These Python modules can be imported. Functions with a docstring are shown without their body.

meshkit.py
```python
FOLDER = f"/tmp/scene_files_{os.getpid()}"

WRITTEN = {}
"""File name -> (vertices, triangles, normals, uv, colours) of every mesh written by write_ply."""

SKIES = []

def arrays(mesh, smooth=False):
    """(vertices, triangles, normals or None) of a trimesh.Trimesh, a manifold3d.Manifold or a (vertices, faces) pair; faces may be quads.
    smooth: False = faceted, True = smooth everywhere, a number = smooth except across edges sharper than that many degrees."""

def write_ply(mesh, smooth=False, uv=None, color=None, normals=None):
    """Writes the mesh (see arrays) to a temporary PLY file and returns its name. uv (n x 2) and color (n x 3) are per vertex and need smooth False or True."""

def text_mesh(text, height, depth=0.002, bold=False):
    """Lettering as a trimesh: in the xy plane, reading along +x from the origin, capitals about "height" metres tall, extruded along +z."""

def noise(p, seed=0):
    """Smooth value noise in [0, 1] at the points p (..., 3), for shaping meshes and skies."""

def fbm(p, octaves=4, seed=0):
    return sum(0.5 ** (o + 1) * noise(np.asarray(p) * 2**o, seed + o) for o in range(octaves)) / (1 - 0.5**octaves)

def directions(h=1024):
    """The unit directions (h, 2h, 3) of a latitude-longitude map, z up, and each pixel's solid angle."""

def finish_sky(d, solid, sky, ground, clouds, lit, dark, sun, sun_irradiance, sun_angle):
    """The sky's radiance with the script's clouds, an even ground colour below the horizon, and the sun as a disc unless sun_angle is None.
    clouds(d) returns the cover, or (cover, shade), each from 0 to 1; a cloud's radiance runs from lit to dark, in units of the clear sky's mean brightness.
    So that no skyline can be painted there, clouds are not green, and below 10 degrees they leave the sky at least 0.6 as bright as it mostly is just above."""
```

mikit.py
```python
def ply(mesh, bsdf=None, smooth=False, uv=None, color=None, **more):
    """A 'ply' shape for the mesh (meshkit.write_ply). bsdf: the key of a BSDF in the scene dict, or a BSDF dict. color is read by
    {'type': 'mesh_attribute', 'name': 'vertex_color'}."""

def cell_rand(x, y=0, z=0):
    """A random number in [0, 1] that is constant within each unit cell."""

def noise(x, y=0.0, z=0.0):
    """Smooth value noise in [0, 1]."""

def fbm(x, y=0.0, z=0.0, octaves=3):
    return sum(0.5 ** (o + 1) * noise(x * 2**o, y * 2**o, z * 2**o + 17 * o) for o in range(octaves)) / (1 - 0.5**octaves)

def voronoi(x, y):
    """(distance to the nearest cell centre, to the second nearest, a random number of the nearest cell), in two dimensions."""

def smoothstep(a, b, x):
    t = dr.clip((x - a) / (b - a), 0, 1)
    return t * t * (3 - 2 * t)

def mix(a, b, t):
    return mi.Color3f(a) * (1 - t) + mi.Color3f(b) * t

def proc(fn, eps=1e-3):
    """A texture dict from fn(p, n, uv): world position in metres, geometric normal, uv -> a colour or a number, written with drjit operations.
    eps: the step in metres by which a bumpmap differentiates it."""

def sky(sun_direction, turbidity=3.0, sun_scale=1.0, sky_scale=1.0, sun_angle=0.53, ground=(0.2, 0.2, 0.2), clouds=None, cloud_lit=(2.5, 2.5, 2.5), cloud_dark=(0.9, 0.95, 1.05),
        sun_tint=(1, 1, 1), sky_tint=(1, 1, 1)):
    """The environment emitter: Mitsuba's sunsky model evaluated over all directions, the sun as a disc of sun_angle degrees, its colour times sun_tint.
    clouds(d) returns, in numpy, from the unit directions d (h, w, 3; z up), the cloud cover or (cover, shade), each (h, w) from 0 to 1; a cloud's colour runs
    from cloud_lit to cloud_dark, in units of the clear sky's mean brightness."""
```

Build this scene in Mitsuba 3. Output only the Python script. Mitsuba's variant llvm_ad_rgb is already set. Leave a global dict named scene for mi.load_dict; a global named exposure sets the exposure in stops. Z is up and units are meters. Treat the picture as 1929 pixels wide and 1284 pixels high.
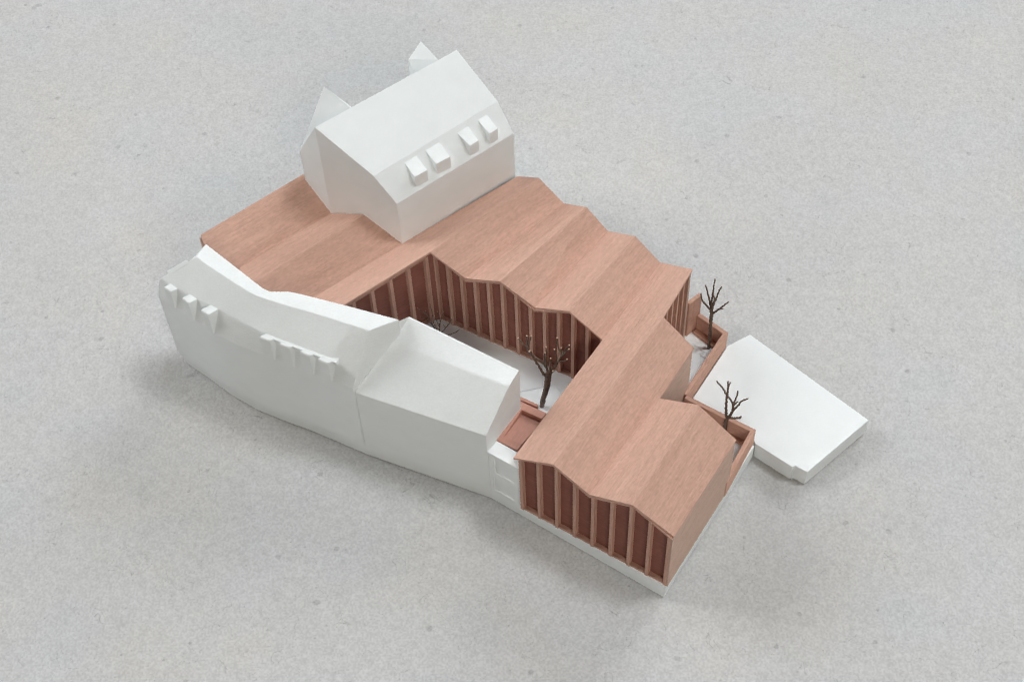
import math, random
import numpy as np, trimesh, manifold3d
import shapely
from shapely.geometry import Polygon, box, LineString
import drjit as dr
import mitsuba as mi
import mikit
from mikit import noise, fbm, voronoi, cell_rand, smoothstep, mix

T = mi.ScalarTransform4f
scene, labels = {}, {}
exposure = 0.0
random.seed(4)
MM = 0.001          # all model measurements below are millimetres

# ---- measured plan points of the model, in millimetres (x, y, z) ------------------------------------------
PTS = {'cam': {'o': [0.0, -500.0, 700.0],
 'f': [0.0, 0.61676, -0.78715],
 'u': [0.04976, 0.78618, 0.616]},
 'crease': [[[-181.39, 81.32, 75.0], [-123.79, 126.67, 75.0]], [[-159.21, 64.42, 63.0], [-106.15, 105.13, 63.0]], [[-142.04, 45.53, 75.0], [-84.61, 91.1, 75.0]], [[-111.22, 40.76, 63.0], [-62.75, 76.99, 63.0], [8.53, 128.4, 63.0]], [[-93.66, 22.1, 75.0], [-45.22, 58.37, 75.0], [21.19, 114.32, 75.0]], [[-25.33, 47.36, 63.0], [35.68, 103.45, 63.0]], [[-5.14, 33.35, 75.0], [48.39, 88.11, 75.0]], [[14.21, 22.66, 63.0], [60.6, 79.0, 63.0]], [[32.88, 8.89, 75.0], [75.21, 62.82, 75.0]], [[-2.38, -79.58, 63.0], [50.97, -3.35, 63.0], [89.04, 52.18, 63.0]], [[18.13, -92.67, 75.0], [85.27, 1.3, 75.0], [105.6, 35.31, 75.0]], [[36.14, -104.64, 63.0], [78.97, -45.66, 63.0], [101.45, -12.22, 63.0]], [[56.89, -119.5, 75.0], [97.31, -59.62, 75.0]], [[77.29, -132.05, 63.0], [116.7, -75.17, 63.0]]],
 'b1_wall': [[-204.02, 42.67, 12.3], [-189.55, 30.54, 12.3], [-171.3, 14.49, 12.3], [-155.03, 2.92, 12.3], [-134.29, -7.98, 12.3], [-122.01, -13.68, 12.3], [-88.49, -32.19, 12.3]],
 'b1_knee': [[-200.26, 43.34, 80.6], [-191.93, 36.3, 81.2], [-172.62, 21.75, 83.0], [-159.09, 12.43, 83.9], [-138.95, -2.52, 84.4], [-133.16, -5.88, 84.4], [-93.75, -25.82, 83.4], [-83.49, -32.13, 82.6]],
 'b1_crest': [[-175.23, 42.25, 99.0], [-169.94, 36.98, 99.0], [-155.96, 24.8, 99.0], [-140.1, 11.72, 99.0], [-123.26, 3.81, 99.0], [-101.07, -5.47, 99.0], [-76.58, -16.98, 99.0]],
 'b1_back': [[-170.69, 51.43, 99.0], [-153.62, 34.32, 99.0], [-132.88, 13.16, 99.0], [-121.78, 13.59, 99.0], [-91.22, 1.75, 99.0], [-60.63, -10.66, 99.0]],
 'b2_crest': [[-68.99, -12.61, 84.0], [-2.75, -47.75, 84.0]],
 'b2_back': [[-56.9, -2.5, 93.0], [3.07, -37.69, 84.5]],
 'b2_left': [[-73.13, -11.35, 86.5], [-59.91, -8.65, 96.0]],
 'b2_right_foot': [-16.46, -65.46, 0.0],
 'A': [75.14, -133.46, 0.0],
 'base_right': [135.71, -46.23, 0.0],
 'F0': [0.23, -80.09, 12.3],
 'F1': [75.71, -132.72, 12.3],
 'ch': {'g0': [-62.75, 76.99, 63.0],
 'g2': [-106.15, 105.13, 63.0],
 'gB': [-121.85, 123.88, 74.0],
 'gR': [7.25, 129.41, 63.0],
 'El': [-62.61, 76.84, 97.6],
 'Er': [7.17, 130.34, 97.6],
 'Kl': [-74.67, 84.73, 113.3],
 'Kr': [-1.44, 142.14, 113.3],
 'Rl': [-106.42, 105.08, 134.2],
 'Rr': [-24.26, 165.72, 134.2],
 'D': [-87.18, 120.93, 134.2],
 'C': [-102.7, 139.3, 134.2],
 'D2': [-35.61, 158.13, 134.2],
 'C2': [-45.72, 175.2, 134.2],
 's0': [-73.63, 133.96, 134.2],
 's1': [-52.92, 147.2, 134.2],
 'B': [-121.49, 123.94, 97.4]},
 'tower_wd': [10.38, 8.22],
 'transept_wd': [23.67, 38.06],
 'dormers': [[[-51.45, 87.55, 99.58], [-44.2, 92.55, 99.06], [-51.45, 87.55, 108.05], [-44.2, 92.55, 108.05], [-57.18, 96.4, 111.71], [-50.46, 101.64, 111.79]], [[-38.99, 97.22, 99.69], [-30.71, 102.7, 98.88], [-38.99, 97.22, 107.97], [-30.71, 102.7, 107.97], [-45.06, 105.53, 111.56], [-36.95, 111.76, 111.57]], [[-19.04, 111.75, 98.98], [-13.78, 115.7, 98.9], [-19.04, 111.75, 107.23], [-13.78, 115.7, 107.23], [-25.97, 119.31, 110.77], [-19.68, 124.35, 110.97]], [[-7.3, 120.65, 98.89], [-2.26, 124.44, 98.82], [-7.3, 120.65, 107.64], [-2.26, 124.44, 107.64], [-13.6, 129.17, 111.11], [-8.18, 133.34, 111.13]]],
 'fence_low': [[99.35, -17.96, 26.0], [135.45, -44.32, 26.0]],
 'fence_up': [[114.24, 42.06, 26.0], [129.01, 25.98, 26.0], [99.35, -17.96, 26.0]],
 'slab': [[144.39, 33.44, 13.8], [203.39, -33.33, 13.8], [162.51, -66.4, 13.8], [156.43, -61.77, 13.8], [155.16, -62.23, 13.8], [135.75, -46.77, 13.8]],
 'slabL': [129.68, 24.57, 13.8],
 'annex': [[-16.74, -65.64, 48.4], [-11.43, -58.07, 48.4], [3.2, -32.86, 48.4], [16.42, -41.11, 48.4], [-0.97, -65.19, 48.4], [-2.19, -70.99, 48.4]],
 'annex2': [[3.57, -27.67, 46.0], [12.92, -33.75, 46.0]],
 'ann_win': [[[-13.3, -67.82, 41.13], [-2.88, -75.55, 44.64], [-3.39, -75.17, 33.98], [-13.31, -67.8, 30.61]], [[-13.25, -67.85, 21.87], [-2.83, -75.58, 25.81], [-3.28, -75.25, 10.07], [-14.29, -67.08, 5.85]]],
 'ann_face': [[-16.76, -65.25, 47.82], [-0.9, -77.02, 52.61], [-1.08, -76.89, 8.95], [-17.02, -65.05, 7.92]],
 't1': {'trunk': [[15.7, -11.38, 12.75], [16.46, -11.38, 20.55], [17.6, -11.68, 26.04], [18.76, -11.88, 33.52], [19.48, -11.88, 40.67], [19.74, -11.88, 44.92]],
 'a': [[18.86, -11.88, 42.15], [16.96, -12.38, 45.82], [14.5, -13.38, 54.39], [11.88, -14.38, 62.84], [9.48, -15.38, 70.14], [8.34, -16.38, 76.57], [8.16, -16.38, 86.52]],
 'a1': [[9.48, -15.38, 70.14], [6.97, -13.38, 73.83], [5.03, -12.38, 76.72], [3.47, -11.38, 78.24]],
 'a2': [[8.34, -16.38, 76.57], [9.42, -18.38, 83.7], [10.6, -19.38, 90.13]],
 'a3': [[9.48, -15.38, 70.14], [9.12, -18.38, 75.2]],
 'b': [[19.74, -11.88, 44.92], [18.6, -10.38, 49.37], [14.93, -9.38, 55.34], [11.69, -7.38, 57.15], [9.91, -6.38, 60.14]],
 'b1': [[18.6, -10.38, 49.37], [17.89, -8.38, 51.7], [18.24, -7.38, 58.83]],
 'b2': [[18.6, -10.38, 49.37], [18.61, -12.38, 59.67], [18.79, -13.38, 71.86]],
 'c': [[20.17, -11.88, 45.59], [22.78, -11.38, 49.65], [25.4, -10.38, 54.41], [28.42, -9.38, 59.77], [31.84, -8.38, 66.06]],
 'c1': [[23.64, -11.38, 51.68], [24.45, -12.38, 56.42], [23.32, -13.38, 69.46]],
 'c2': [[24.97, -10.38, 53.74], [27.97, -13.38, 58.14], [30.15, -15.38, 62.51]],
 'c3': [[27.58, -9.38, 57.77], [29.77, -11.38, 63.63], [31.38, -12.38, 67.65]],
 'c4': [[27.16, -9.38, 57.11], [26.5, -6.38, 58.1], [25.2, -4.38, 68.06]],
 'c5': [[28.42, -9.38, 59.77], [27.86, -8.38, 60.58], [27.41, -8.38, 64.04]],
 'd': [[20.33, -13.38, 48.29], [20.77, -14.38, 56.58], [21.0, -15.38, 64.09]],
 'e': [[20.81, -11.88, 45.54], [22.57, -15.38, 52.53], [21.97, -19.38, 57.56]]},
 't2': {'trunk': [[-45.68, 33.5, 10.15], [-44.71, 33.5, 17.45], [-43.81, 33.0, 23.85], [-42.96, 33.0, 29.56]],
 'a': [[-43.23, 33.0, 28.86], [-45.6, 32.5, 36.1], [-47.46, 31.5, 46.63], [-49.5, 31.5, 54.05]],
 'a1': [[-47.46, 31.5, 46.63], [-50.31, 33.5, 49.25], [-53.93, 34.5, 53.14]],
 'a2': [[-45.6, 32.5, 36.1], [-46.24, 35.5, 45.08], [-46.77, 36.5, 54.26]],
 'a3': [[-46.27, 32.5, 38.99], [-49.65, 30.5, 46.65], [-52.82, 29.5, 51.74]],
 'b': [[-42.96, 33.0, 29.56], [-42.72, 33.5, 36.04], [-41.16, 34.5, 42.42], [-39.41, 35.5, 47.18]],
 'b1': [[-42.72, 33.5, 36.04], [-43.69, 31.5, 44.24], [-44.51, 30.5, 49.85]],
 'b2': [[-41.79, 34.5, 39.66], [-42.92, 36.5, 42.19], [-43.12, 37.5, 45.51]],
 'c': [[-42.56, 33.0, 28.81], [-38.54, 33.5, 35.71], [-36.06, 33.5, 39.75], [-34.85, 33.5, 43.51]],
 'c1': [[-38.8, 33.5, 35.02], [-39.58, 30.5, 40.25], [-39.91, 29.5, 43.28]],
 'c2': [[-38.8, 33.5, 35.02], [-37.97, 35.5, 33.87], [-37.83, 35.5, 35.99]],
 'd': [[-42.22, 33.0, 27.34], [-36.21, 31.5, 30.91], [-32.5, 31.5, 33.47], [-30.24, 31.5, 35.78]],
 'e': [[-43.36, 32.5, 30.22], [-44.46, 29.5, 39.77], [-45.01, 28.5, 45.63]]},
 't3': {'trunk': [[118.33, 25.66, 12.44], [118.28, 25.66, 23.42], [117.75, 25.66, 36.11], [117.44, 25.66, 46.04], [117.05, 25.66, 50.96]],
 'a': [[116.93, 25.66, 48.53], [114.49, 24.66, 53.59], [110.78, 23.66, 60.5], [109.34, 22.66, 68.1]],
 'b': [[116.74, 25.66, 50.98], [115.14, 26.66, 58.34], [112.52, 27.66, 69.22]],
 'c': [[117.15, 25.66, 49.73], [116.53, 24.66, 61.83], [116.68, 24.66, 71.26], [116.91, 24.66, 77.87]],
 'd': [[117.3, 25.66, 49.72], [119.32, 27.66, 55.61], [121.17, 28.66, 62.64], [122.41, 29.66, 64.92]],
 'e': [[117.65, 25.66, 45.41], [119.98, 23.66, 50.73], [122.92, 22.66, 55.35], [125.79, 22.66, 59.34]],
 'e1': [[121.41, 23.66, 52.08], [123.27, 22.66, 53.15]],
 'f': [[117.52, 25.66, 50.92], [117.42, 22.66, 61.78], [116.43, 21.66, 67.8]]},
 't4': {'trunk': [[119.44, -37.25, 11.36], [119.38, -37.25, 23.08], [120.06, -37.25, 28.78]],
 'a': [[119.97, -37.25, 27.15], [118.4, -37.25, 37.04], [117.82, -37.25, 49.03], [117.69, -37.25, 58.39], [117.21, -37.25, 63.81]],
 'a1': [[117.82, -37.25, 50.6], [115.09, -39.25, 59.03], [110.82, -41.25, 69.0], [110.03, -41.25, 70.43]],
 'a2': [[117.59, -37.25, 58.4], [118.88, -35.25, 58.27], [119.48, -34.25, 59.18]],
 'b': [[120.06, -37.25, 28.78], [121.56, -38.25, 34.15], [122.29, -38.25, 38.92], [121.65, -38.25, 43.37], [119.26, -38.25, 49.51], [117.29, -38.25, 53.59]],
 'b1': [[121.65, -38.25, 43.37], [123.34, -36.25, 45.6], [124.07, -35.25, 51.62]],
 'b2': [[121.81, -38.25, 36.55], [123.91, -39.25, 42.59], [125.94, -40.25, 48.96], [128.92, -41.25, 52.22]],
 'b3': [[122.39, -38.25, 42.91], [124.75, -36.25, 42.94]],
 'c': [[120.22, -37.25, 29.58], [122.13, -39.25, 31.46], [124.71, -40.25, 32.5], [126.63, -41.25, 35.38]]}}
V = lambda p: np.array(p, float)

# ---- camera --------------------------------------------------------------------------------------------------
co, cf, cu = V(PTS['cam']['o']), V(PTS['cam']['f']), V(PTS['cam']['u'])
scene['camera'] = {'type': 'perspective', 'fov': math.degrees(2 * math.atan(964.5 / 2700)), 'fov_axis': 'x', 'near_clip': 0.02, 'far_clip': 30.0,
                   'to_world': T().look_at(origin=(co * MM).tolist(), target=((co + cf * 100) * MM).tolist(), up=cu.tolist())}

# ---- light: two windows and two ceiling lamps of the room, and the faint even glow of its white walls ----------
scene['room_light'] = {'type': 'constant', 'radiance': {'type': 'rgb', 'value': [0.045, 0.044, 0.041]}}
def lamp(key, elevation, azimuth, half, power, colour, label, category, dist=3.0):
    e, a = math.radians(elevation), math.radians(azimuth)
    pos = [dist * math.cos(e) * math.cos(a), dist * math.cos(e) * math.sin(a), dist * math.sin(e)]
    scene[key] = {'type': 'rectangle', 'to_world': T().look_at(origin=pos, target=[0, 0, 0.03], up=[0.1, 1, 0.05]) @ T().scale([half, half, 1]),
                  'emitter': {'type': 'area', 'radiance': {'type': 'rgb', 'value': [power * c for c in colour]}}, 'bsdf': {'type': 'diffuse'}}
    labels[key] = {'label': label, 'category': category}
lamp('ceiling_lamp', 66, 0, 0.31, 28.6, (0.97, 1.0, 1.02), 'square ceiling lamp high over the right side of the model', 'ceiling lamp')
lamp('window_light', 38, 154, 0.78, 6.5, (0.99, 1.0, 1.0), 'bright square window behind the model to the left', 'window')
lamp('window_light_001', 38, 51, 0.60, 8.2, (0.97, 1.0, 1.02), 'square window behind the model to the right', 'window')
lamp('window_light_002', 38, 283, 0.40, 10.8, (1.10, 1.0, 0.88), 'dim warm square window in front of the model', 'window')

# ---- materials -------------------------------------------------------------------------------------------------
def wood_fn(base, contrast=1.0):
    base = V(base)
    def f(p, n, uv):
        u, v = uv.x, uv.y                       # millimetres: u along the grain, v across it
        w = v + 0.8 * fbm(u * 0.02, v * 0.15, 3.3, 2)
        band = fbm(u * 0.004, w * 0.16, 1.7, 3)
        streak = fbm(u * 0.035, w * 0.9, 5.1, 3)
        fibre = noise(u * 0.16, w * 2.6, 9.2)
        fleck = fbm(u * 0.55 + v * 0.25, v * 1.15 - u * 0.1, 2.2, 2)
        pore = smoothstep(0.80, 0.95, noise(u * 0.25, w * 3.1, 4.4))
        crack = smoothstep(0.80, 0.90, noise(u * 0.055, w * 1.5, 12.6)) * smoothstep(0.50, 0.72, noise(u * 0.03, v * 0.06, 15.1))
        t = 0.20 * (band - 0.5) + 0.15 * (streak - 0.5) + 0.16 * (fibre - 0.5) + 0.30 * (fleck - 0.5)
        k = 1.0 + contrast * t - 0.12 * contrast * pore - 0.26 * contrast * crack
        warm = (band - 0.5) * 0.06 + (streak - 0.5) * 0.05
        return mi.Color3f(float(base[0]) * k, float(base[1]) * k * (1 + warm), float(base[2]) * k * (1 + 1.4 * warm))
    return f
def wood_h(p, n, uv):
    return 0.00016 * noise(uv.x * 0.2, uv.y * 1.6, 1.1) + 0.00030 * noise(uv.x * 0.45 + uv.y * 0.2, uv.y * 0.95, 7.7)
def add_wood(key, base, contrast, bump=True):
    inner = {'type': 'principled', 'base_color': mikit.proc(wood_fn(base, contrast)), 'roughness': 0.75, 'specular': 0.25}
    scene[key] = {'type': 'twosided', 'b': {'type': 'bumpmap', 'b': inner, 't': mikit.proc(wood_h, eps=1e-4), 'scale': 1.0} if bump else inner}
add_wood('roof_wood', (0.530, 0.328, 0.255), 0.85)
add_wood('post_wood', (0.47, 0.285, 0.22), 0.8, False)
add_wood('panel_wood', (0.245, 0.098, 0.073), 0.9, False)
add_wood('side_wood', (0.475, 0.335, 0.27), 0.75, False)
add_wood('fence_wood', (0.50, 0.30, 0.23), 0.75, False)
add_wood('red_wood', (0.47, 0.245, 0.19), 0.6, False)

def white_fn(p, n, uv):
    x, y, z = p.x * 1000, p.y * 1000, p.z * 1000
    k = 0.965 + 0.05 * fbm(x * 0.12, y * 0.12, z * 0.12, 3) + 0.025 * (noise(x * 1.3, y * 1.3, z * 1.3) - 0.5)
    return mi.Color3f(0.825 * k, 0.862 * k, 0.866 * k)
def stipple_fn(p, n, uv):
    x, y, z = p.x * 1000, p.y * 1000, p.z * 1000
    k = 0.95 + 0.05 * fbm(x * 0.12, y * 0.12, z * 0.12, 3) + 0.06 * (noise(x * 1.1 + y * .3, y * 1.6, z * 1.2) - 0.5)
    return mi.Color3f(0.825 * k, 0.858 * k, 0.858 * k)
def stipple_h(p, n, uv):
    x, y, z = p.x * 1000, p.y * 1000, p.z * 1000
    return 0.00026 * noise(x * 1.3 + y * 0.3, y * 1.6 - x * 0.2, z * 1.5) + 0.00006 * noise(x * 2.6, y * 2.6, z * 2.6)
def foam_h(p, n, uv):
    x, y, z = p.x * 1000, p.y * 1000, p.z * 1000
    return 0.00009 * noise(x * 1.4, y * 1.4, z * 1.4)
scene['white_board'] = {'type': 'twosided', 'b': {'type': 'bumpmap', 'b': {'type': 'diffuse', 'reflectance': mikit.proc(white_fn)}, 't': mikit.proc(foam_h, eps=1e-4), 'scale': 1.0}}
scene['white_stipple'] = {'type': 'twosided', 'b': {'type': 'bumpmap', 'b': {'type': 'diffuse', 'reflectance': mikit.proc(stipple_fn)}, 't': mikit.proc(stipple_h, eps=1e-4), 'scale': 1.0}}

def sheet_fn(p, n, uv):
    x, y = p.x * 1000, p.y * 1000
    cloud = fbm(x * 0.011, y * 0.011, 2.0, 3)
    tint = fbm(x * 0.02 + 40, y * 0.02, 8.0, 3) - 0.5
    grain = fbm(x * 0.30, y * 0.30, 4.0, 3)
    fine = noise(x * 1.15, y * 1.15, 6.0)
    wx, wy = 3.0 * noise(x * 0.12, y * 0.12, 11.0), 3.0 * noise(x * 0.12, y * 0.12, 13.0)
    a = dr.abs(noise(x * 0.30 + wx, y * 0.30 + wy, 21.0) - 0.5)
    b = dr.abs(noise(x * 0.26 - wy + 9, y * 0.26 + wx, 31.0) - 0.5)
    hair = smoothstep(0.025, 0.0, a) * smoothstep(0.55, 0.75, noise(x * 0.09, y * 0.09, 41.0)) + smoothstep(0.02, 0.0, b) * smoothstep(0.6, 0.8, noise(x * 0.08, y * 0.08, 51.0))
    d1, d2, r = voronoi(x / 26.0 + 0.02 * noise(x * 0.6, y * 0.6), y / 26.0)
    size = 0.032 + 0.055 * cell_rand(r * 1000, 3)
    edge = d1 * (1 + 0.5 * (noise(x * 0.5, y * 0.5, 61.0) - 0.5))
    pit = smoothstep(size, size * 0.5, edge) * dr.select(r > 0.74, 1.0, 0.0)
    e1, e2, q = voronoi(x / 8.0 + 3.3, y / 8.0)
    pit2 = smoothstep(0.10, 0.05, e1) * dr.select(q > 0.86, 1.0, 0.0)
    k = 1.0 + 0.05 * (cloud - 0.5) + 0.15 * (grain - 0.5) + 0.20 * (fine - 0.5) - 0.19 * dr.minimum(hair, 1.0) - 0.20 * pit - 0.13 * pit2
    return mi.Color3f(0.502 * k * (1 + 0.05 * tint), 0.504 * k, 0.500 * k * (1 - 0.05 * tint))
def sheet_h(p, n, uv):
    x, y = p.x * 1000, p.y * 1000
    return 0.00020 * fbm(x * 0.5, y * 0.5, 3.0, 2)
scene['sheet_board'] = {'type': 'twosided', 'b': {'type': 'bumpmap', 'b': {'type': 'diffuse', 'reflectance': mikit.proc(sheet_fn)}, 't': mikit.proc(sheet_h, eps=2e-4), 'scale': 1.0}}

def bark_fn(p, n, uv):
    x, y, z = p.x * 1000, p.y * 1000, p.z * 1000
    k = 0.65 + 0.8 * noise(x * 1.2, y * 1.2, z * 0.5)
    return mi.Color3f(0.105 * k, 0.068 * k, 0.047 * k)
scene['bark'] = {'type': 'twosided', 'b': {'type': 'principled', 'base_color': mikit.proc(bark_fn), 'roughness': 0.5, 'specular': 0.5}}
scene['cut_twig'] = {'type': 'twosided', 'b': {'type': 'principled', 'base_color': {'type': 'rgb', 'value': [0.58, 0.41, 0.31]}, 'roughness': 0.4, 'specular': 0.6}}

# ---- helpers ---------------------------------------------------------------------------------------------------
def numbered(key):
    if key not in scene and key not in labels: return key
    k = 1
    while f'{key}_{k:03d}' in scene or f'{key}_{k:03d}' in labels: k += 1
    return f'{key}_{k:03d}'
def tri(mesh):
    if hasattr(mesh, 'to_mesh'):
        m = mesh.to_mesh(); return np.array(m.vert_properties[:, :3], float), np.array(m.tri_verts)
    if isinstance(mesh, tuple): return np.array(mesh[0], float), np.array(mesh[1])
    return np.array(mesh.vertices, float), np.array(mesh.faces)
def part(key, mesh, bsdf, smooth=False, label=None):
    v, f = tri(mesh)
    key = numbered(key)
    scene[key] = mikit.ply((v * MM, f), bsdf, smooth=smooth)
    if label: labels[key] = {'label': label}
    return key
def wood_part(key, mesh, bsdf, g, label=None):
    """Every face gets its own vertices and a uv in millimetres that runs along the grain g."""
    v, f = tri(mesh)
    g = V(g) / np.linalg.norm(g)
    P = v[f]                                                   # (n, 3, 3)
    n = np.cross(P[:, 1] - P[:, 0], P[:, 2] - P[:, 0]); n /= np.maximum(np.linalg.norm(n, axis=1, keepdims=True), 1e-9)
    gu = g - n * (n @ g)[:, None]
    weak = np.linalg.norm(gu, axis=1) < 0.2
    gu[weak] = np.cross(n[weak], [0.3, 0.2, 0.93])
    gu /= np.linalg.norm(gu, axis=1, keepdims=True)
    gv = np.cross(n, gu)
    off = random.random() * 400, random.random() * 400
    uv = np.stack([np.einsum('nij,nj->ni', P, gu) + off[0], np.einsum('nij,nj->ni', P, gv) + off[1]], -1).reshape(-1, 2)
    key = numbered(key)
    scene[key] = mikit.ply((P.reshape(-1, 3) * MM, np.arange(len(f) * 3).reshape(-1, 3)), bsdf, uv=uv)
    if label: labels[key] = {'label': label}
    return key
def thing(key, label, category, group=None):
    key = numbered(key)
    labels[key] = {'label': label, 'category': category}
    if group: labels[key]['group'] = group
    return key
def hull(points): return manifold3d.Manifold.hull_points([list(map(float, p)) for p in points])
def prism(poly, z0, z1):
    m = trimesh.creation.extrude_polygon(Polygon([tuple(p[:2]) for p in poly]).buffer(0), z1 - z0, engine='earcut')
    m.apply_translation([0, 0, z0]); return m
def upright(shape, a, sdir, n, d0, d1):
    """A polygon in (distance along sdir from a, height) made solid between the offsets d0 and d1 along the outward normal n."""
    geoms = [q for q in getattr(shape, 'geoms', [shape]) if q.area > 1e-3]
    out = []
    for q in geoms:
        m = trimesh.creation.extrude_polygon(q, d1 - d0, engine='earcut')
        v = np.array(m.vertices)
        m = trimesh.Trimesh(V(a)[:2].tolist() @ np.eye(2, 3) + v[:, :1] * np.append(sdir, 0) + v[:, 1:2] * [0, 0, 1.0] + (d0 + v[:, 2:3]) * np.append(n, 0), m.faces, process=False)
        if m.volume < 0: m.invert()
        out.append(m)
    return trimesh.util.concatenate(out)

ZB, ZV, ZR, TH = 12.3, 63.0, 75.0, 1.5

# ---- the surface it stands on ----------------------------------------------------------------------------------
scene['table_surface'] = mikit.ply((np.array([[-2.5, -2.5, 0], [2.5, -2.5, 0], [2.5, 2.5, 0], [-2.5, 2.5, 0]]), np.array([[0, 1, 2], [0, 2, 3]])), 'sheet_board')
labels['table_surface'] = {'label': 'pale grey fibre board sheet with specks under the whole model', 'kind': 'structure'}

# ---- creases of the folded roof -----------------------------------------------------------------------------------
CR = [[V(p) for p in c] for c in PTS['crease']]
b1_back = [V(p) for p in PTS['b1_back']]
def meet(p, d, line):
    """Where the plan ray p + t d (t > 0) first meets the polyline."""
    best = None
    for a, b in zip(line[:-1], line[1:]):
        e = b[:2] - a[:2]; den = d[0] * e[1] - d[1] * e[0]
        if abs(den) < 1e-9: continue
        w = a[:2] - p[:2]; t = (w[0] * e[1] - w[1] * e[0]) / den; s = (w[0] * d[1] - w[1] * d[0]) / den
        if t > 0 and -0.02 <= s <= 1.02 and (best is None or t < best): best = t
    return best
for k in (1, 2, 3, 4):                                       # the roof runs on to the back wall of the street building
    p, q = CR[k][0], CR[k][1]; d = (p - q) / np.linalg.norm(p - q)
    t = meet(p, d, b1_back)
    if t: CR[k][0] = p + d * (t - 0.5)
for k in (1, 2):                                             # and under the tall house
    CR[k][-1] = CR[k][-1] + (CR[k][-1] - CR[k][0]) / np.linalg.norm(CR[k][-1] - CR[k][0]) * 6
ext0 = CR[0][1] + (CR[0][1] - CR[0][0]) / np.linalg.norm(CR[0][1] - CR[0][0]) * 1.0
b1c = b1_back[0] + (CR[0][0] - b1_back[0]) * 0.06
L, R = (lambda k: CR[k][0]), (lambda k: CR[k][-1])
def M(k): return CR[k][1]
pn = np.cross(CR[1][0] - CR[0][0], CR[1][-1] - CR[0][0]); b1z = CR[0][0][2] - (pn[:2] @ (b1c - CR[0][0])[:2]) / pn[2]
def at_z(p, z): return np.array([p[0], p[1], z])
strips = [
    [L(0), at_z(b1c, b1z), L(1), R(1), ext0], [L(1), L(2), R(2), R(1)], [L(2), L(3), M(3), R(2)], [L(3), L(4), M(4), R(4), R(3), M(3)],
    [M(4), L(5), R(5), R(4)], [L(5), L(6), R(6), R(5)], [L(6), L(7), R(7), R(6)], [L(7), L(8), R(8), R(7)], [L(8), M(9), R(9), R(8)],
    [L(9), L(10), M(10), R(10), R(9), M(9)], [L(10), L(11), M(11), R(11), M(10)], [L(11), L(12), R(12), M(11)], [L(12), L(13), R(13), R(12)]]
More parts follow.
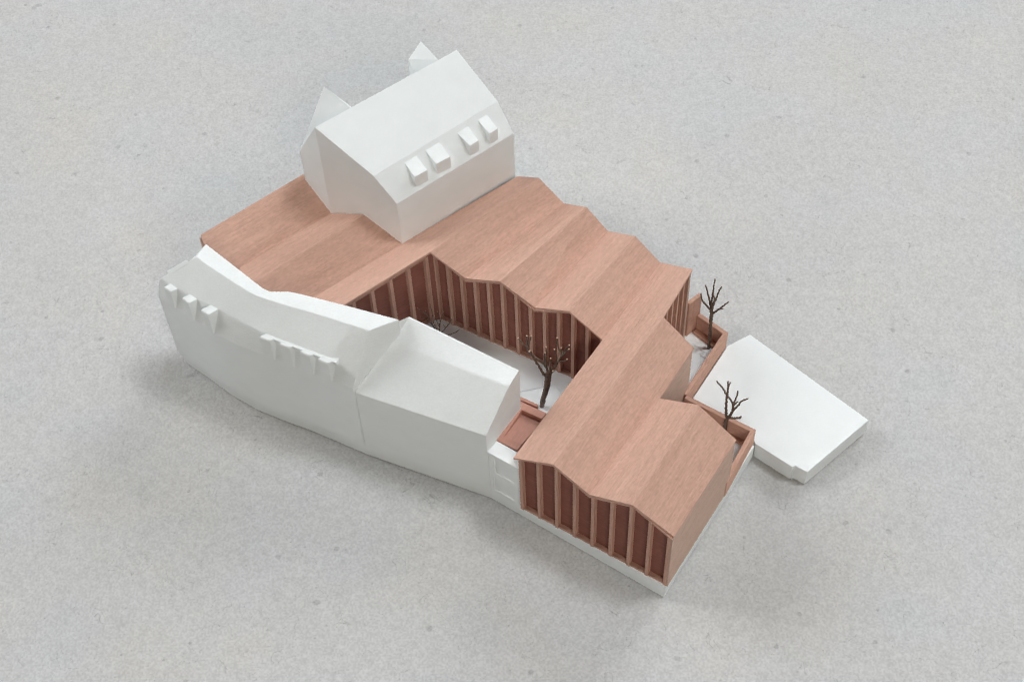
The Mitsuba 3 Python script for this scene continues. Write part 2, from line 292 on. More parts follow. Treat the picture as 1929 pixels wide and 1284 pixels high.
hall = thing('wooden_building', 'large low brown wooden building with a folded zigzag roof and ribbed walls', 'building')
edge_count = {}
ekey = lambda a, b: tuple(sorted([tuple(np.round(a, 2)), tuple(np.round(b, 2))]))
# shared crease pieces carry no side faces, so that neighbouring panels meet cleanly
lines = [[tuple(np.round(p, 2)) for p in c] for c in CR]
def on_same_crease(a, b):
    ta, tb = tuple(np.round(a, 2)), tuple(np.round(b, 2))
    return next((k for k, c in enumerate(lines) if ta in c and tb in c), None)
used = {}
for s in strips:
    for a, b in zip(s, s[1:] + s[:1]): used.setdefault(on_same_crease(a, b), []).append(s)
def roof_panel(s, i):
    s = [V(p) for p in s]
    flat = Polygon([tuple(p[:2]) for p in s])
    v2, f2 = trimesh.creation.triangulate_polygon(flat, engine='earcut')
    idx = [int(np.argmin([np.hypot(*(p[:2] - q)) for p in s])) for q in v2]
    f = [[idx[a] for a in t] for t in f2]
    vs = list(s) + [p - [0, 0, TH] for p in s]
    n = len(s); faces = []
    for t in f:
        a, b, c = (s[j] for j in t)
        if np.cross(b - a, c - a)[2] < 0: t = t[::-1]
        faces.append(t); faces.append([j + n for j in t[::-1]])
    ccw = flat.exterior.is_ccw
    for a in range(n):
        b = (a + 1) % n
        k = on_same_crease(s[a], s[b])
        inner = k is not None and k not in (0, 13) and not (k == 4 and i == 3 and a == 1) and not (k == 9 and i == 9 and a == 5) and not (k == 10 and i == 9 and a == 2) and not (k == 11 and i == 10 and a == 2)
        if inner: continue
        q = [a, a + n, b + n, b] if ccw else [b, b + n, a + n, a]
        faces += [[q[0], q[1], q[2]], [q[0], q[2], q[3]]]
    return np.array(vs), np.array(faces)
grains = [(0, 0), (1, 1), (2, 2), (3, 3), (4, 4), (5, 5), (6, 6), (7, 7), (8, 8), (9, 9), (10, 10), (11, 11), (12, 12)]
for i, s in enumerate(strips):
    g = R(i) - L(i) + (R(i + 1) - L(i + 1))
    wood_part(hall + '__roof_panel', roof_panel(s, i), 'roof_wood', g * [1, 1, 0])

# ---- walls under the roof: bays of recessed panels between posts ---------------------------------------------------
def crease_on(k, a, sd):
    """(distance along the line from a in direction sd, height) where crease k, drawn on, crosses that plan line."""
    c = CR[k]; best = None
    for p, q in zip(c[:-1], c[1:]):
        d = (q - p)[:2]; den = d[0] * sd[1] - d[1] * sd[0]
        w = V(a)[:2] - p[:2]; t = (w[0] * sd[1] - w[1] * sd[0]) / den
        x = p[:2] + d * t; sc = abs(t - 0.5)
        if best is None or sc < best[0]: best = (sc, float((x - V(a)[:2]) @ sd))
    return best[1], (ZV if k % 2 else ZR)
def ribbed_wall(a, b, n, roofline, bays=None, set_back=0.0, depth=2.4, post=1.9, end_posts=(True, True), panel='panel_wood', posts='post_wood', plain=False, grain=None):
    a, b = V(a)[:2], V(b)[:2]; length = np.linalg.norm(b - a); sd = (b - a) / length
    n = V(n)[:2]; n = n - sd * (n @ sd); n /= np.linalg.norm(n)
    ss, zz = zip(*sorted(roofline))
    top = lambda s: float(np.interp(s, ss, zz)) - TH - 0.05
    if min(ss) > 0: ss, zz = (0.0,) + ss, (zz[0],) + zz
    knots = sorted({0.0, length, *[s for s in ss if 0 < s < length]})
    under = Polygon([(0, ZB), (length, ZB)] + [(s, top(s)) for s in reversed(knots)])
    if plain:
        wood_part(hall + '__wall_panel', upright(under, a, sd, n, -1.6 - set_back, -set_back), panel, np.append(sd, 0) if grain is None else grain); return
    pitch = length / bays if end_posts == (True, True) else (length - post) / bays
    step = (length - post) / bays
    f0, f1 = -set_back - depth, -set_back
    for k in range(bays + 1):
        s0 = k * step
        if k < bays:
            bay = under.intersection(box(s0 + post, 0, s0 + step, 300))
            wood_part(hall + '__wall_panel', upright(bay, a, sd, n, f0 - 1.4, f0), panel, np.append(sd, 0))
            low = box(s0 + post, ZB, s0 + step, ZB + 1.2)
            wood_part(hall + '__sill', upright(low, a, sd, n, f0, f1 - 0.5), posts, np.append(sd, 0))
            hi = bay.difference(shapely.affinity.translate(bay, 0, -1.5))
            hi = hi.intersection(box(-50, ZB + 20, 500, 300))
            wood_part(hall + '__header', upright(hi, a, sd, n, f0, f1 - 0.35), posts, np.append(sd, 0))
        if (k == 0 and not end_posts[0]) or (k == bays and not end_posts[1]): continue
        q = under.intersection(box(s0, 0, s0 + post, 300))
        q = q.union(box(s0, ZB, s0 + post, ZB + 1))
        wood_part(hall + '__post', upright(q, a, sd, n, f0 - 1.4, f1), posts, (0.02, 0.02, 1))
import shapely.affinity
F0, F1 = V(PTS['F0']), V(PTS['F1'])
def line_of(a, b, ks):
    a, b = V(a)[:2], V(b)[:2]; sd = (b - a) / np.linalg.norm(b - a)
    return [crease_on(k, a, sd) for k in ks]
def inset(a, b, n, d):
    a, b, n = V(a)[:2], V(b)[:2], V(n)[:2]; return a + n * d, b + n * d
# front facade to the street
fd = (F1 - F0)[:2] / np.linalg.norm((F1 - F0)[:2]); fn = np.array([fd[1], -fd[0]])
ribbed_wall(F0, F1, fn, line_of(F0, F1, (9, 10, 11, 12, 13)), bays=8, depth=3.1, post=1.9)
# long right wall, flush with the eave
e0, e1 = CR[13][0][:2], CR[13][1][:2]
ed = (e1 - e0) / np.linalg.norm(e1 - e0); en = np.array([ed[1], -ed[0]])
ea = F1[:2] + fd * 0.9 + ed * 0.25
eb = e1 - ed * 0.3 - en * 0.2
def flat_line(z, length=400): return [(-50.0, z), (float(length), z)]
ribbed_wall(ea, eb, en, flat_line(ZV + 0.02), plain=True, panel='side_wood')
# gable at the back of the front bay, and the wall beside the lower garden
g0_, g1_ = CR[13][1][:2], CR[11][1][:2]
gn = np.array([0.57, 0.82])
a_, b_ = inset(g0_ - en * 2.2, g1_ + en * 1.5, -gn, 1.0)
ribbed_wall(a_, b_, gn, line_of(a_, b_, (13, 12, 11)), plain=True, panel='side_wood')
m0, m1 = CR[11][1][:2], CR[11][2][:2]
md = (m1 - m0) / np.linalg.norm(m1 - m0); mn = np.array([md[1], -md[0]])
ribbed_wall(m0 - md * 3, m1 - md * 0.6, mn, flat_line(ZV + 0.1), plain=True, panel='side_wood', set_back=0.3)
a_, b_ = inset(CR[11][2][:2] - mn * 2.2, CR[10][1][:2] - mn * 0.5, -gn, 1.0)
ribbed_wall(a_, b_, gn, line_of(a_, b_, (11, 10)), plain=True, panel='side_wood')
# right end of the rear wing: narrow slats
r0, r1 = CR[10][1][:2], CR[10][2][:2]
rd = (r1 - r0) / np.linalg.norm(r1 - r0); rn = np.array([rd[1], -rd[0]])
ribbed_wall(r0 - rd * 1.0, r1 - rd * 0.8, rn, flat_line(ZR - 2.2), bays=5, set_back=0.7, depth=2.2, post=1.7)
# courtyard: left wall under the ridge, long zigzag wall, right wall
c0, c1 = CR[4][0][:2], CR[4][1][:2]
cd = (c1 - c0) / np.linalg.norm(c1 - c0); cn = np.array([cd[1], -cd[0]])
ribbed_wall(c0, c1 - cd * 1.2, cn, flat_line(ZR - 2.0), bays=6, set_back=0.9, depth=3.0, post=2.1)
z0, z1 = CR[4][1][:2], CR[9][1][:2]
zd = (z1 - z0) / np.linalg.norm(z1 - z0); zn = np.array([zd[1], -zd[0]])
a_, b_ = z0 - zn * 0.9, z1 - zn * 0.9
ribbed_wall(a_, b_, zn, line_of(a_, b_, (4, 5, 6, 7, 8, 9)), bays=12, depth=3.0, post=2.1)
cp = c1 - cd * 1.0
cpost = [cp - cn * 0.95 - cd * 1.2, cp - cn * 0.95 - cd * 0.1 - zn * 0.0, z0 - zn * 0.95 + zd * 1.2, z0 - zn * 4.1 + zd * 1.2, cp - cn * 4.1 - cd * 1.2]
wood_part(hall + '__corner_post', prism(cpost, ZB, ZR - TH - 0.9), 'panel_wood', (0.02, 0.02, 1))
w0, w1 = CR[9][1][:2], F0[:2]
wd = (w1 - w0) / np.linalg.norm(w1 - w0); wn = np.array([wd[1], -wd[0]])
ribbed_wall(w0 + wd * 2, w1 - wd * 2.8, wn, flat_line(ZV), plain=True, set_back=1.2)
# rear walls, away from the street
back = [CR[k][-1][:2] for k in (10, 9, 8, 7, 6, 5, 4, 3)]
a_, b_ = back[0], back[-2]
bn = np.array([0.62, 0.78])
def poly_wall(pts, n_in, ztop):
    ln = LineString(pts).buffer(0.8, cap_style='flat', join_style='mitre')
    return ln
for k in range(10, 3, -1):
    p, q = CR[k][-1], CR[k - 1][-1]
    d = (q - p)[:2]; ln = np.linalg.norm(d); d = d / ln; nn = np.array([d[1], -d[0]])
    if nn @ bn < 0: nn = -nn
    zz = [(0.0, p[2]), (float(ln), q[2])]
    ribbed_wall(p[:2] - nn * 1.3, q[:2] - nn * 1.3, nn, zz, plain=True, panel='side_wood')
p, q = CR[0][0], ext0
d = (q - p)[:2]; d /= np.linalg.norm(d)
ribbed_wall(p[:2] + d * 1, q[:2] + d * 3, np.array([-d[1], d[0]]), flat_line(ZR - 0.6), plain=True, panel='side_wood', set_back=1.2)
p, q = CR[0][0], b1c
d = (q - p)[:2]; ln = np.linalg.norm(d); d /= ln
ribbed_wall(p[:2] + d * 0.2, q[:2] - d * 1.0, np.array([d[1], -d[0]]) * -1, [(0.0, ZR - 0.8), (float(ln) - 1.5, b1z)], plain=True, panel='side_wood', set_back=-0.2)

# ---- white base plate --------------------------------------------------------------------------------------------------
b1w = [V(p) for p in PTS['b1_wall']]; A = V(PTS['A']); BR = V(PTS['base_right'])
foot = V(PTS['b2_right_foot'])
fl, fu = [V(p) for p in PTS['fence_low']], [V(p) for p in PTS['fence_up']]
outline = [p[:2] + np.array([0.35, 0.6]) * k for p, k in zip(b1w, (3.2, 2.9, 2.7, 2.5, 2.3, 2.1, 1.6))] + [foot[:2] + np.array([0.1, 0.3]), A[:2], BR[:2], fl[0][:2], fu[1][:2], fu[0][:2], R(10)[:2] - rn * 1.5, R(9)[:2], R(7)[:2], R(5)[:2], R(3)[:2], [-30, 150], [-95, 137], ext0[:2], CR[0][0][:2] + d * 2, b1_back[0][:2]]
base_poly = Polygon([tuple(p) for p in outline]).buffer(0)
base = thing('model_base', 'thin white base plate under the houses, its edge showing along the street', 'base plate')
part(base + '__plate', prism(list(base_poly.exterior.coords)[:-1], 1.2, ZB), 'white_board')
part(base + '__underside', prism(list(base_poly.buffer(-2.2, join_style='mitre').exterior.coords)[:-1], 0.1, 1.19), 'white_board')
# loose floor sheets in the courtyard, with an open joint between them
joint_a, joint_b = V([1.0, -3.0]), V([30.0, 4.0])
for poly in ([(-3, -1), (16.5, 2.5), (17, 22), (-20, 34), (-34, 30)], [(-3, -1.6), (-12, -30), (6, -38), (31, -8), (24, 3), (16.5, 1.9)], [(17.2, 2.8), (24, 3.6), (31, -7), (47, -4), (33, 7), (17.7, 20)]):
    part(base + '__floor_sheet', prism(poly, ZB + 0.05, ZB + 0.55), 'white_board')

# ---- long bent street building ------------------------------------------------------------------------------------------
def resample(line, n):
    line = np.array([V(p) for p in line]); s = np.append(0, np.cumsum(np.linalg.norm(np.diff(line, axis=0), axis=1))); s /= s[-1]
    # rounded corners: smooth the densely sampled line a little
    t = np.linspace(0, 1, 240); d = np.stack([np.interp(t, s, line[:, k]) for k in range(3)], 1)
    from scipy.ndimage import gaussian_filter1d
    d = gaussian_filter1d(d, 5, axis=0, mode='nearest'); d[0], d[-1] = line[0], line[-1]
    return np.stack([np.interp(np.linspace(0, 1, n), t, d[:, k]) for k in range(3)], 1)
def loft(rings, closed_ring=True):
    """rings: list of stations, each an (m, 3) loop; makes a closed solid."""
    m = len(rings[0]); v = np.vstack(rings); f = []
    for i in range(len(rings) - 1):
        for j in range(m):
            a, b = i * m + j, i * m + (j + 1) % m
            f += [[a, b, b + m], [a, b + m, a + m]]
    for j in range(1, m - 1):
        f.append([0, j + 1, j]); o = (len(rings) - 1) * m; f.append([o, o + j, o + j + 1])
    t = trimesh.Trimesh(v, np.array(f), process=False)
    if t.volume < 0: t.invert()
    return t
N = 25
wl, kn, crs, bk = (resample(PTS[k], N) for k in ('b1_wall', 'b1_knee', 'b1_crest', 'b1_back'))
street = thing('street_building', 'long bent white house with two rows of small dormers, on the left along the street', 'house')
EAVE = 67.0
def lerp(a, b, t): return a + (b - a) * t
body, roof = [], []
for i in range(N):
    w, k, c, b = wl[i], kn[i], crs[i], bk[i]
    fade = np.clip((i - (N - 4)) / 3.0, 0, 1)        # the lower slope runs out at the right end
    e = at_z(w, EAVE)
    k = lerp(k, e + (c - e) * 0.16 + [0, 0, 1.0], fade * 0.9)
    body.append(np.array([at_z(w, ZB + 0.45), at_z(w, EAVE), at_z(b, EAVE), at_z(b, ZB + 0.45)]))
    rnd = [lerp(k, e, 0.12), lerp(lerp(k, e, 0.05), lerp(k, c, 0.04), 0.5), lerp(k, c, 0.06)]
    crest = [lerp(c, k, 0.06), lerp(lerp(c, k, 0.02), lerp(c, b, 0.05), 0.5), lerp(c, b, 0.12)]
    roof.append(np.array([e, *rnd, *crest, b, at_z(b, EAVE)]))
part(street + '__wall', loft(body), 'white_board', smooth=25)
part(street + '__roof', loft(roof), 'white_stipple', smooth=25)
def dormer_at(i_f, width):
    """A box dormer on the lower slope, its front flush with the wall; i_f is the station as a fraction."""
    x = i_f * (N - 1); i = min(int(x), N - 2); t = x - i
    w, k = lerp(wl[i], wl[i + 1], t), lerp(kn[i], kn[i + 1], t)
    d = (wl[i + 1] - wl[i]); d[2] = 0; d /= np.linalg.norm(d); n = np.array([d[1], -d[0], 0])
    top = k[2] + 0.1; h = width / 2
    f = w + n * 0.55; inn = (k - w); inn[2] = 0; inn = inn + n * -2.2
    pts = []
    for s in (-1, 1):
        pts += [at_z(f + d * s * (h - 0.5), EAVE - 0.5), at_z(f + d * s * h * 0.97, top - 1.0), at_z(f - n * 0.5 + d * s * h * 0.97, top), at_z(w + inn + d * s * h, top + 0.4), at_z(w + inn + d * s * h, EAVE - 2)]
    part(street + '__dormer', hull(pts), 'white_board')
# dormers as (place along the facade from 0 to 1, width in millimetres)
DORMERS_AT = [(0.090, 6.0), (0.201, 6.0), (0.315, 6.0), (0.614, 6.8), (0.703, 6.6), (0.796, 6.4), (0.879, 6.8)]
for s in DORMERS_AT: dormer_at(*s)
# the four right-hand dormers share a narrow shelf behind their tops
pts = []
i0, i1 = DORMERS_AT[3][0] * (N - 1), DORMERS_AT[6][0] * (N - 1)
for x in np.linspace(i0 - 0.55, i1 + 0.55, 7):
    i = int(x); t = x - i; w, k = lerp(wl[i], wl[i + 1], t), lerp(kn[i], kn[i + 1], t)
    d = wl[i + 1] - wl[i]; d[2] = 0; d /= np.linalg.norm(d); n = np.array([d[1], -d[0], 0])
    pts += [k + n * 1.1 + [0, 0, 0.15], k + n * 1.1 - [0, 0, 2.5], k - n * 1.6 + [0, 0, 0.55], k - n * 1.6 - [0, 0, 2.5]]
part(street + '__dormer_shelf', hull(pts), 'white_board')
# little raised strip on the far left end
p, q = V(PTS['b1_crest'][0]), V(PTS['b1_knee'][0])
en_ = (q - p) / np.linalg.norm(q - p)
ou = np.array([-0.75, 0.66, 0])
part(street + '__end_dormer', hull([lerp(p, q, t) + ou * s + [0, 0, z] for t in (0.22, 0.74) for s in (-1.5, 1.7) for z in (-9, 0.5)]), 'white_board')

# ---- corner house ---------------------------------------------------------------------------------------------------------
corner = thing('corner_house', 'white house with a hipped pale roof between the long bent house and the wooden building', 'house')
s0 = V(b1w[-1]) + np.array([0.85, -0.15, 0]); s1 = foot.copy()
EV2 = 64.2
bc, bb = [V(p) for p in PTS['b2_crest']], [V(p) for p in PTS['b2_back']]
M2 = 13
bodyr, roofr = [], []
for i in range(M2):
    t = i / (M2 - 1)
    w = lerp(s0, s1, t)
    # the plan narrows at the right along the slanting end wall
    c = lerp(bc[0], bc[1], t); b = lerp(bb[0], bb[1], t)
    if i == 0: c, b = V(PTS['b2_left'][0]), V(PTS['b2_left'][1])
    elif i == 1: c, b = lerp(bc[0], bc[1], 0.02), lerp(bb[0], bb[1], 0.02) - [0, 0, 0.3]
    e = at_z(w, EV2)
    bodyr.append(np.array([at_z(w, ZB), e, at_z(b, EV2), at_z(b, ZB)]))
    crest = [lerp(c, e, 0.05), lerp(lerp(c, e, 0.015), lerp(c, b, 0.03), 0.5), lerp(c, b, 0.09)]
    bt = [lerp(b, c, 0.06) , b - [0, 0, 0.5]]
    roofr.append(np.array([e, lerp(e, c, 0.02) + [0, 0, 0.15], *crest, *bt, at_z(b, EV2)]))
part(corner + '__wall', loft(bodyr), 'white_board', smooth=25)
part(corner + '__roof', loft(roofr), 'white_stipple', smooth=25)
plinth = [foot[:2] - (A - foot)[:2] / np.linalg.norm((A - foot)[:2]) * 79.5]

# ---- low white annex with two recessed windows, and the red box on it ---------------------------------------------------------
an = [V(p) for p in PTS['annex']]
annex = thing('white_annex', 'low flat white block with two sunken windows between the corner house and the wooden facade', 'annex')
ad = (A - foot)[:2] / np.linalg.norm((A - foot)[:2]); ann = np.array([ad[1], -ad[0]])
fa = foot[:2] + ad * 0.05 - ann * 0.35
la = float((F0[:2] - fa) @ ad) - 0.6
ZA = 48.4
face = box(0, ZB, la, ZA)
wins = []
for w in PTS['ann_win']:
    q = [(float((V(p)[:2] - fa) @ ad), float(p[2])) for p in w]
    xs, zs = [a for a, _ in q], [b for _, b in q]
    wins.append(box(max(min(xs), 1.6), min(zs), min(max(xs), la - 1.6), max(zs)))
front = face
for w in wins: front = front.difference(w)
part(annex + '__front_wall', upright(front, fa, ad, ann, -2.6, 0), 'white_board')
for w in wins:
    part(annex + '__window', upright(w, fa, ad, ann, -2.6, -0.9), 'white_board')
# the ledge behind the front, as deep as the white strip the photograph shows
depth_a = 8.6
ledge = [fa, fa + ad * la, fa + ad * la - ann * depth_a, fa - ann * depth_a + ad * 0.4]
part(annex + '__block', prism([fa - ann * 2.6, fa + ad * la - ann * 2.6, fa + ad * la - ann * depth_a, fa - ann * depth_a], ZB, ZA), 'white_board')
red = thing('red_roof_terrace', 'small red wooden box with a sunken top beside the corner house', 'terrace')
q = [an[1], an[4], an[3], an[2]]                          # front left, front right, back right, back left
q = [p[:2].copy() for p in q]
cen = sum(q) / 4
fl_, fr_, br_, bl_ = q
fr_ = fr_ + (fr_ - fl_) * 0.05; br_ = br_ + (br_ - bl_) * 0.05
ZT = ZA + 0.3
def quad_at(u, w): return lerp(lerp(fl_, fr_, u), lerp(bl_, br_, u), w)
outer = Polygon([tuple(quad_at(*k)) for k in ((0.01, 0.01), (1, 0.01), (1, 1), (0.01, 1))])
hole = Polygon([tuple(quad_at(*k)) for k in ((0.2, 0.16), (1.1, 0.16), (1.1, 0.84), (0.2, 0.84))])
gr = np.append(quad_at(0, 1) - quad_at(0, 0), 0)
rim = outer.difference(hole)
m = trimesh.util.concatenate([trimesh.creation.extrude_polygon(r_, 4.0, engine='earcut') for r_ in getattr(rim, 'geoms', [rim])]); m.apply_translation([0, 0, ZT - 4.0])
wood_part(red + '__rim', m, 'red_wood', gr)
# the sunken floor rises towards the street, so the recess is deepest at the back
hv = [quad_at(0.21, 0.17), quad_at(0.985, 0.17), quad_at(0.985, 0.83), quad_at(0.21, 0.83)]
wood_part(red + '__sunken_floor', hull([np.append(p, z) for p, z in zip(hv, (ZT - 0.5, ZT - 0.5, ZT - 3.6, ZT - 3.6))] + [np.append(p, ZT - 5) for p in hv]), 'red_wood', gr)
m = prism([quad_at(*k) for k in ((0.01, 0.01), (1, 0.01), (1, 1), (0.01, 1))], ZB, ZT - 4.0)
wood_part(red + '__body', m, 'red_wood', gr)
s2 = [V(p)[:2] for p in PTS['annex2']]
dd = (s2[1] - s2[0]); nn = np.array([-dd[1], dd[0]]) / np.linalg.norm(dd)
wood_part(red + '__back_strip', prism([s2[0] - nn * 2.1, s2[1] - nn * 1.6, s2[1], s2[0]], ZB, 46.0), 'red_wood', np.append(dd, 0))

# ---- tall white house -----------------------------------------------------------------------------------------------------------
ch = {k: V(p) for k, p in PTS['ch'].items()}
ax = ch['Rr'] - ch['Rl']; ax[2] = 0; LEN = np.linalg.norm(ax); ax /= LEN
g0, g2, gB = ch['g0'], ch['Rl'], ch['B']
tall = thing('tall_house', 'tall white house with a steep mansard roof standing on the wooden building', 'house')
ZE, ZK, ZRG = 97.6, 113.3, 134.2
endR = {'e': at_z(ch['Er'], ZE), 'k': at_z(ch['Kr'], ZK), 'r': at_z(ch['Rr'], ZRG)}
left = {'e': at_z(ch['El'], ZE), 'k': at_z(ch['Kl'], ZK), 'r': at_z(ch['Rl'], ZRG)}
pv = (left['r'] - left['e']) * [1, 1, 0]                       # from eave to ridge in plan
bkE_l = at_z(gB, ZE); bkK_l = lerp(at_z(gB, ZK), at_z(left['r'], ZK), 0.25)
bkE_r = bkE_l + (endR['e'] - left['e']) * [1, 1, 0]; bkK_r = bkK_l + (endR['k'] - left['k']) * [1, 1, 0]
wall_top = [left['e'], endR['e'], bkE_r, bkE_l, at_z(left['r'], ZE)]
low = [at_z(p, ZB + 0.1) for p in (left['e'], endR['e'], bkE_r, bkE_l, left['r'])]
def facet_solid(points): return hull(points)
m = hull([left['e'], left['k'], left['r'], endR['e'], endR['k'], endR['r'], bkE_r, bkE_l, ] + low)
v, f = tri(m)
P = v[f]; nrm = np.cross(P[:, 1] - P[:, 0], P[:, 2] - P[:, 0]); nrm /= np.linalg.norm(nrm, axis=1, keepdims=True)
is_roof = nrm[:, 2] > 0.2
def sub(v, f): 
    u, inv = np.unique(f, return_inverse=True); return v[u], inv.reshape(f.shape)
part(tall + '__wall', sub(v, f[~is_roof]), 'white_board')
part(tall + '__roof', sub(v, f[is_roof]), 'white_board')
for d6 in PTS['dormers']:
    bl, br, tl, tr, kl, kr = (V(p) for p in d6)
    inward = -np.array([ax[1], -ax[0], 0]) * 1.0
    rows = [bl, br, tl, tr, kl + inward * 0.3 - [0, 0, 0.3], kr + inward * 0.3 - [0, 0, 0.3], bl + inward * 3, br + inward * 3]
    part(tall + '__dormer', hull(rows), 'white_board')
def cross_gable(name, D, C, w, drop, zlow):
    D, C = at_z(D, ZRG - 0.1), at_z(C, ZRG - 0.1); dirn = (C - D) / np.linalg.norm(C - D)
    Din = D - dirn * 3
    pts = []
    for p in (C, Din):
        pts.append(p)
        for s in (-1, 1):
            e = p + ax * s * w - [0, 0, drop]
            pts += [e, at_z(e, zlow)]
    # the eaves start behind the main ridge
    return hull(pts)
def cross_wing(D, C, w, drop, far=1.0):
    D, C = at_z(D, ZRG - 0.05), at_z(C, ZRG - 0.05); dirn = (C - D) / np.linalg.norm(C - D)
    pts = [C, D]
    for s in (-1, 1):
        for p in (C, D + dirn * 4 + dirn * 0):
            e = p + ax * s * w * (far if s > 0 else 1.0) - [0, 0, drop]
            pts.append(at_z(e, ZB + 0.2))
            if p is C: pts.append(e)
            else: pts.append(e - [0, 0, 12])
    return pts
w, dz = PTS['transept_wd']
part(tall + '__cross_gable', hull(cross_wing(ch['D'], ch['C'], w, dz)), 'white_board', label='larger left gabled wing behind the ridge of the tall white house')
w, dz = PTS['tower_wd']
part(tall + '__cross_gable', hull(cross_wing(ch['D2'], ch['C2'], w, dz, 0.15)), 'white_board', label='smaller right gabled wing behind the ridge of the tall white house')
# ---- garden walls -------------------------------------------------------------------------------------------------------------------
def run(a, b, n_in, z0, z1, w=2.6):
    a, b = V(a)[:2], V(b)[:2]; n = V(n_in)[:2]
    d = (b - a) / np.linalg.norm(b - a); n = n - d * (n @ d); n /= np.linalg.norm(n)
    return prism([a, b, b + n * w, a + n * w], z0, z1), np.append(d, 0)
gw = thing('garden_wall', 'low brown wooden wall around the upper rear garden with the slim bare tree', 'wall')
up0, up1, up2 = [p[:2] for p in fu]
inside = np.array([85.0, 10.0])
m, g = run(up0, up1 - (up1 - up0) / np.linalg.norm(up1 - up0) * 0.02, inside - up0, ZB - 5, 26.2); wood_part(gw + '__wall_run', m, 'fence_wood', g)
nU = np.array([-(up2 - up1)[1], (up2 - up1)[0]]); nU = nU if nU @ (inside - up1) > 0 else -nU
dU = (up2 - up1) / np.linalg.norm(up2 - up1)
m, g = run(up1 + dU * 3.0, up2, nU, ZB - 5, 26.0); wood_part(gw + '__wall_run', m, 'fence_wood', g)
m, g = run(up1 + dU * -0.0, up1 + dU * 2.98, nU, ZB - 5, 26.1, 2.6); wood_part(gw + '__corner_piece', m, 'fence_wood', g)
e = R(10)[:2]
st = up0 - (up1 - up0) / np.linalg.norm(up1 - up0) * 0.2
pd = (e - st) / np.linalg.norm(e - st)
nS = np.array([pd[1], -pd[0]]); nS = nS if nS @ (inside - st) > 0 else -nS
m, g = run(st, e + pd * -0.6, -nS, ZB, 43.0, 2.4); wood_part(gw + '__wall_run', m, 'fence_wood', (0.01, 0, 1), label='taller wall piece joining the garden wall to the wooden building')
lw = thing('garden_wall', 'low brown wooden wall around the lower garden beside the white slab', 'wall')
p0, p1 = fl[0][:2], fl[1][:2]
p2 = eb + en * 0.25
in2 = np.array([105.0, -45.0])
nL = np.array([-(p1 - p0)[1], (p1 - p0)[0]]); nL = nL if nL @ (in2 - p0) > 0 else -nL
m, g = run(p0, p1, nL, ZB + 0.02, 25.9); wood_part(lw + '__wall_run', m, 'fence_wood', g)
d2 = (p2 - p1) / np.linalg.norm(p2 - p1); n2 = np.array([-d2[1], d2[0]]); n2 = n2 if n2 @ (in2 - p1) > 0 else -n2
m, g = run(p1 + d2 * 2.75, p2 + d2 * 4, n2, ZB + 0.02, 26.0, 2.6); wood_part(lw + '__wall_run', m, 'fence_wood', g)
m, g = run(p1 + d2 * 0.02, p1 + d2 * 2.73, n2, ZB + 0.02, 25.85, 2.6); wood_part(lw + '__corner_piece', m, 'fence_wood', g)
# low inner kerbs at the foot of the walls
m, g = run(p0 + nL / np.linalg.norm(nL) * 2.65 + (p1 - p0) * 0.15, p1 + nL / np.linalg.norm(nL) * 2.65 + (p0 - p1) * 0.1, nL, ZB + 0.03, ZB + 2.2, 2.4); wood_part(lw + '__kerb', m, 'fence_wood', g)
nU1 = inside - up0
m, g = run(up0 + (up1 - up0) * 0.02 + nS * 0 + np.array([-1.9, -1.9]), up1 + np.array([-2.0, -3.2]) + (up0 - up1) * 0.12, nU1, ZB + 0.03, ZB + 2.0, 3.2); wood_part(gw + '__kerb', m, 'fence_wood', g)
part(base + '__floor_sheet', prism([up1 + np.array([-9, -4]), up1 + dU * 14 + nU / np.linalg.norm(nU) * 4, up1 + dU * 14 + nU / np.linalg.norm(nU) * 10, up1 + np.array([-15, -1])], ZB + 0.04, ZB + 0.8), 'white_board')

# ---- white slab beside the base -------------------------------------------------------------------------------------------------------
sl = [V(p) for p in PTS['slab']]; slL = V(PTS['slabL'])
slab = thing('white_slab', 'flat empty white block lying to the right of the gardens', 'slab')
mid = lerp(sl[2], sl[5], 0.02)
poly = [sl[0], sl[1], sl[2], sl[3], sl[4] + np.array([-0.5, -0.2, 0]), BR + np.array([0.6, 0.6, 0]), fl[1] + np.array([0.6, 0.4, 0]), fl[0] + np.array([1.2, 0.5, 0]), fu[1] + np.array([0.8, -0.4, 0])]
m = manifold3d.Manifold.extrude(manifold3d.CrossSection([[tuple(p[:2]) for p in (poly if Polygon([tuple(p[:2]) for p in poly]).exterior.is_ccw else poly[::-1])]]), 12.7).translate([0, 0, 1.1])
part(slab + '__block', m, 'white_board')
part(slab + '__underside', prism(list(Polygon([tuple(p[:2]) for p in poly]).buffer(-2.2, join_style='mitre').exterior.coords)[:-1], 0.1, 1.09), 'white_board')
# a chip of board proud of the front edge near its corner
part(slab + '__edge_chip', hull([at_z(p, z) for p in (lerp(sl[3], sl[4], 0.1) + [0.1, -0.5, 0], lerp(sl[3], sl[4], 1.0) + [0.2, -0.7, 0], lerp(sl[3], sl[4], 0.6) + [0.9, 1.2, 0]) for z in (0.1, 9.5)]), 'white_board')

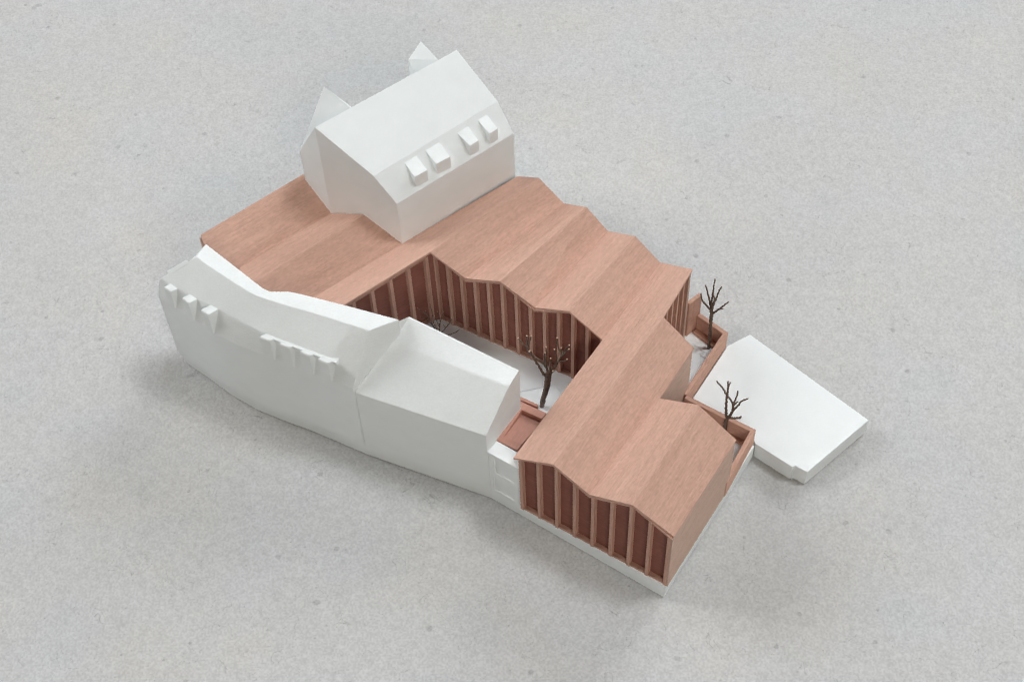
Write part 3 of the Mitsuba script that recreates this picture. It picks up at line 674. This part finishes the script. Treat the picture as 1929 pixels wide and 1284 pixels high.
# ---- bare wire trees ---------------------------------------------------------------------------------------------------------------------
def tube(path, r0, r1, sides=8, kink=0.12):
    path = np.array([V(p) for p in path])
    s = np.append(0, np.cumsum(np.linalg.norm(np.diff(path, axis=0), axis=1))); n = max(4, int(s[-1] / 0.9))
    from scipy.interpolate import PchipInterpolator
    t = np.linspace(0, s[-1], n)
    c = PchipInterpolator(s, path)(t)
    rng = np.random.default_rng(int(abs(path[0, 0] * 977 + path[-1, 1] * 131)) % 100000)
    c[1:-1] += rng.normal(0, kink, (n - 2, 3))
    tan = np.gradient(c, axis=0); tan /= np.linalg.norm(tan, axis=1, keepdims=True)
    u = np.cross(tan, [0.31, 0.9, 0.1]); u /= np.linalg.norm(u, axis=1, keepdims=True); w = np.cross(tan, u)
    ang = np.arange(sides) * 2 * np.pi / sides
    rad = np.interp(t, [0, s[-1]], [r0, r1])[:, None] * (1 + rng.normal(0, 0.10, (n, sides)))
    v = (c[:, None] + rad[..., None] * (np.cos(ang)[None, :, None] * u[:, None] + np.sin(ang)[None, :, None] * w[:, None])).reshape(-1, 3)
    f = []
    for i in range(n - 1):
        for j in range(sides):
            a, b = i * sides + j, i * sides + (j + 1) % sides
            f += [[a, b, b + sides], [a, b + sides, a + sides]]
    v = np.vstack([v, c[:1], c[-1:]])
    for j in range(sides):
        f.append([len(v) - 2, (j + 1) % sides, j]); o = (n - 1) * sides; f.append([len(v) - 1, o + j, o + (j + 1) % sides])
    return v, np.array(f), c[-1], tan[-1]
def bare_tree(data, label, trunk_r, branch_r, tips):
    key = thing('bare_tree', label, 'tree', None)
    tr = [V(p) for p in data['trunk']]
    tr[0] = at_z(tr[0], ZB - 0.5)
    v, f, _, _ = tube(tr, trunk_r[0], trunk_r[1], 10, 0.08); part(key + '__trunk', (v, f), 'bark', smooth=50)
    for name, path in data.items():
        if name == 'trunk': continue
        big = len(name) == 1
        v, f, end, tan = tube(path, branch_r * (1.25 if big else 0.85), branch_r * (0.7 if big else 0.6))
        bkey = part(key + '__branch', (v, f), 'bark', smooth=50)
        if tips:
            ball = trimesh.creation.icosphere(2, branch_r * 0.72); ball.vertices = ball.vertices * [1, 1, 0.9] + end + tan * 0.1
            part(bkey + '__cut_tip', ball, 'cut_twig', smooth=True)
bare_tree(PTS['t1'], 'dark bare wire tree with pale twig tips in the courtyard by the red box', (1.35, 1.95), 0.62, True)
bare_tree(PTS['t2'], 'bare wire tree half hidden behind the corner house, only its pale tipped twigs showing', (1.2, 1.3), 0.30, True)
bare_tree(PTS['t3'], 'slim bare wire tree in the upper rear garden', (0.95, 1.05), 0.55, False)
bare_tree(PTS['t4'], 'short forked bare wire tree in the lower garden beside the white slab', (1.3, 1.1), 0.68, False)
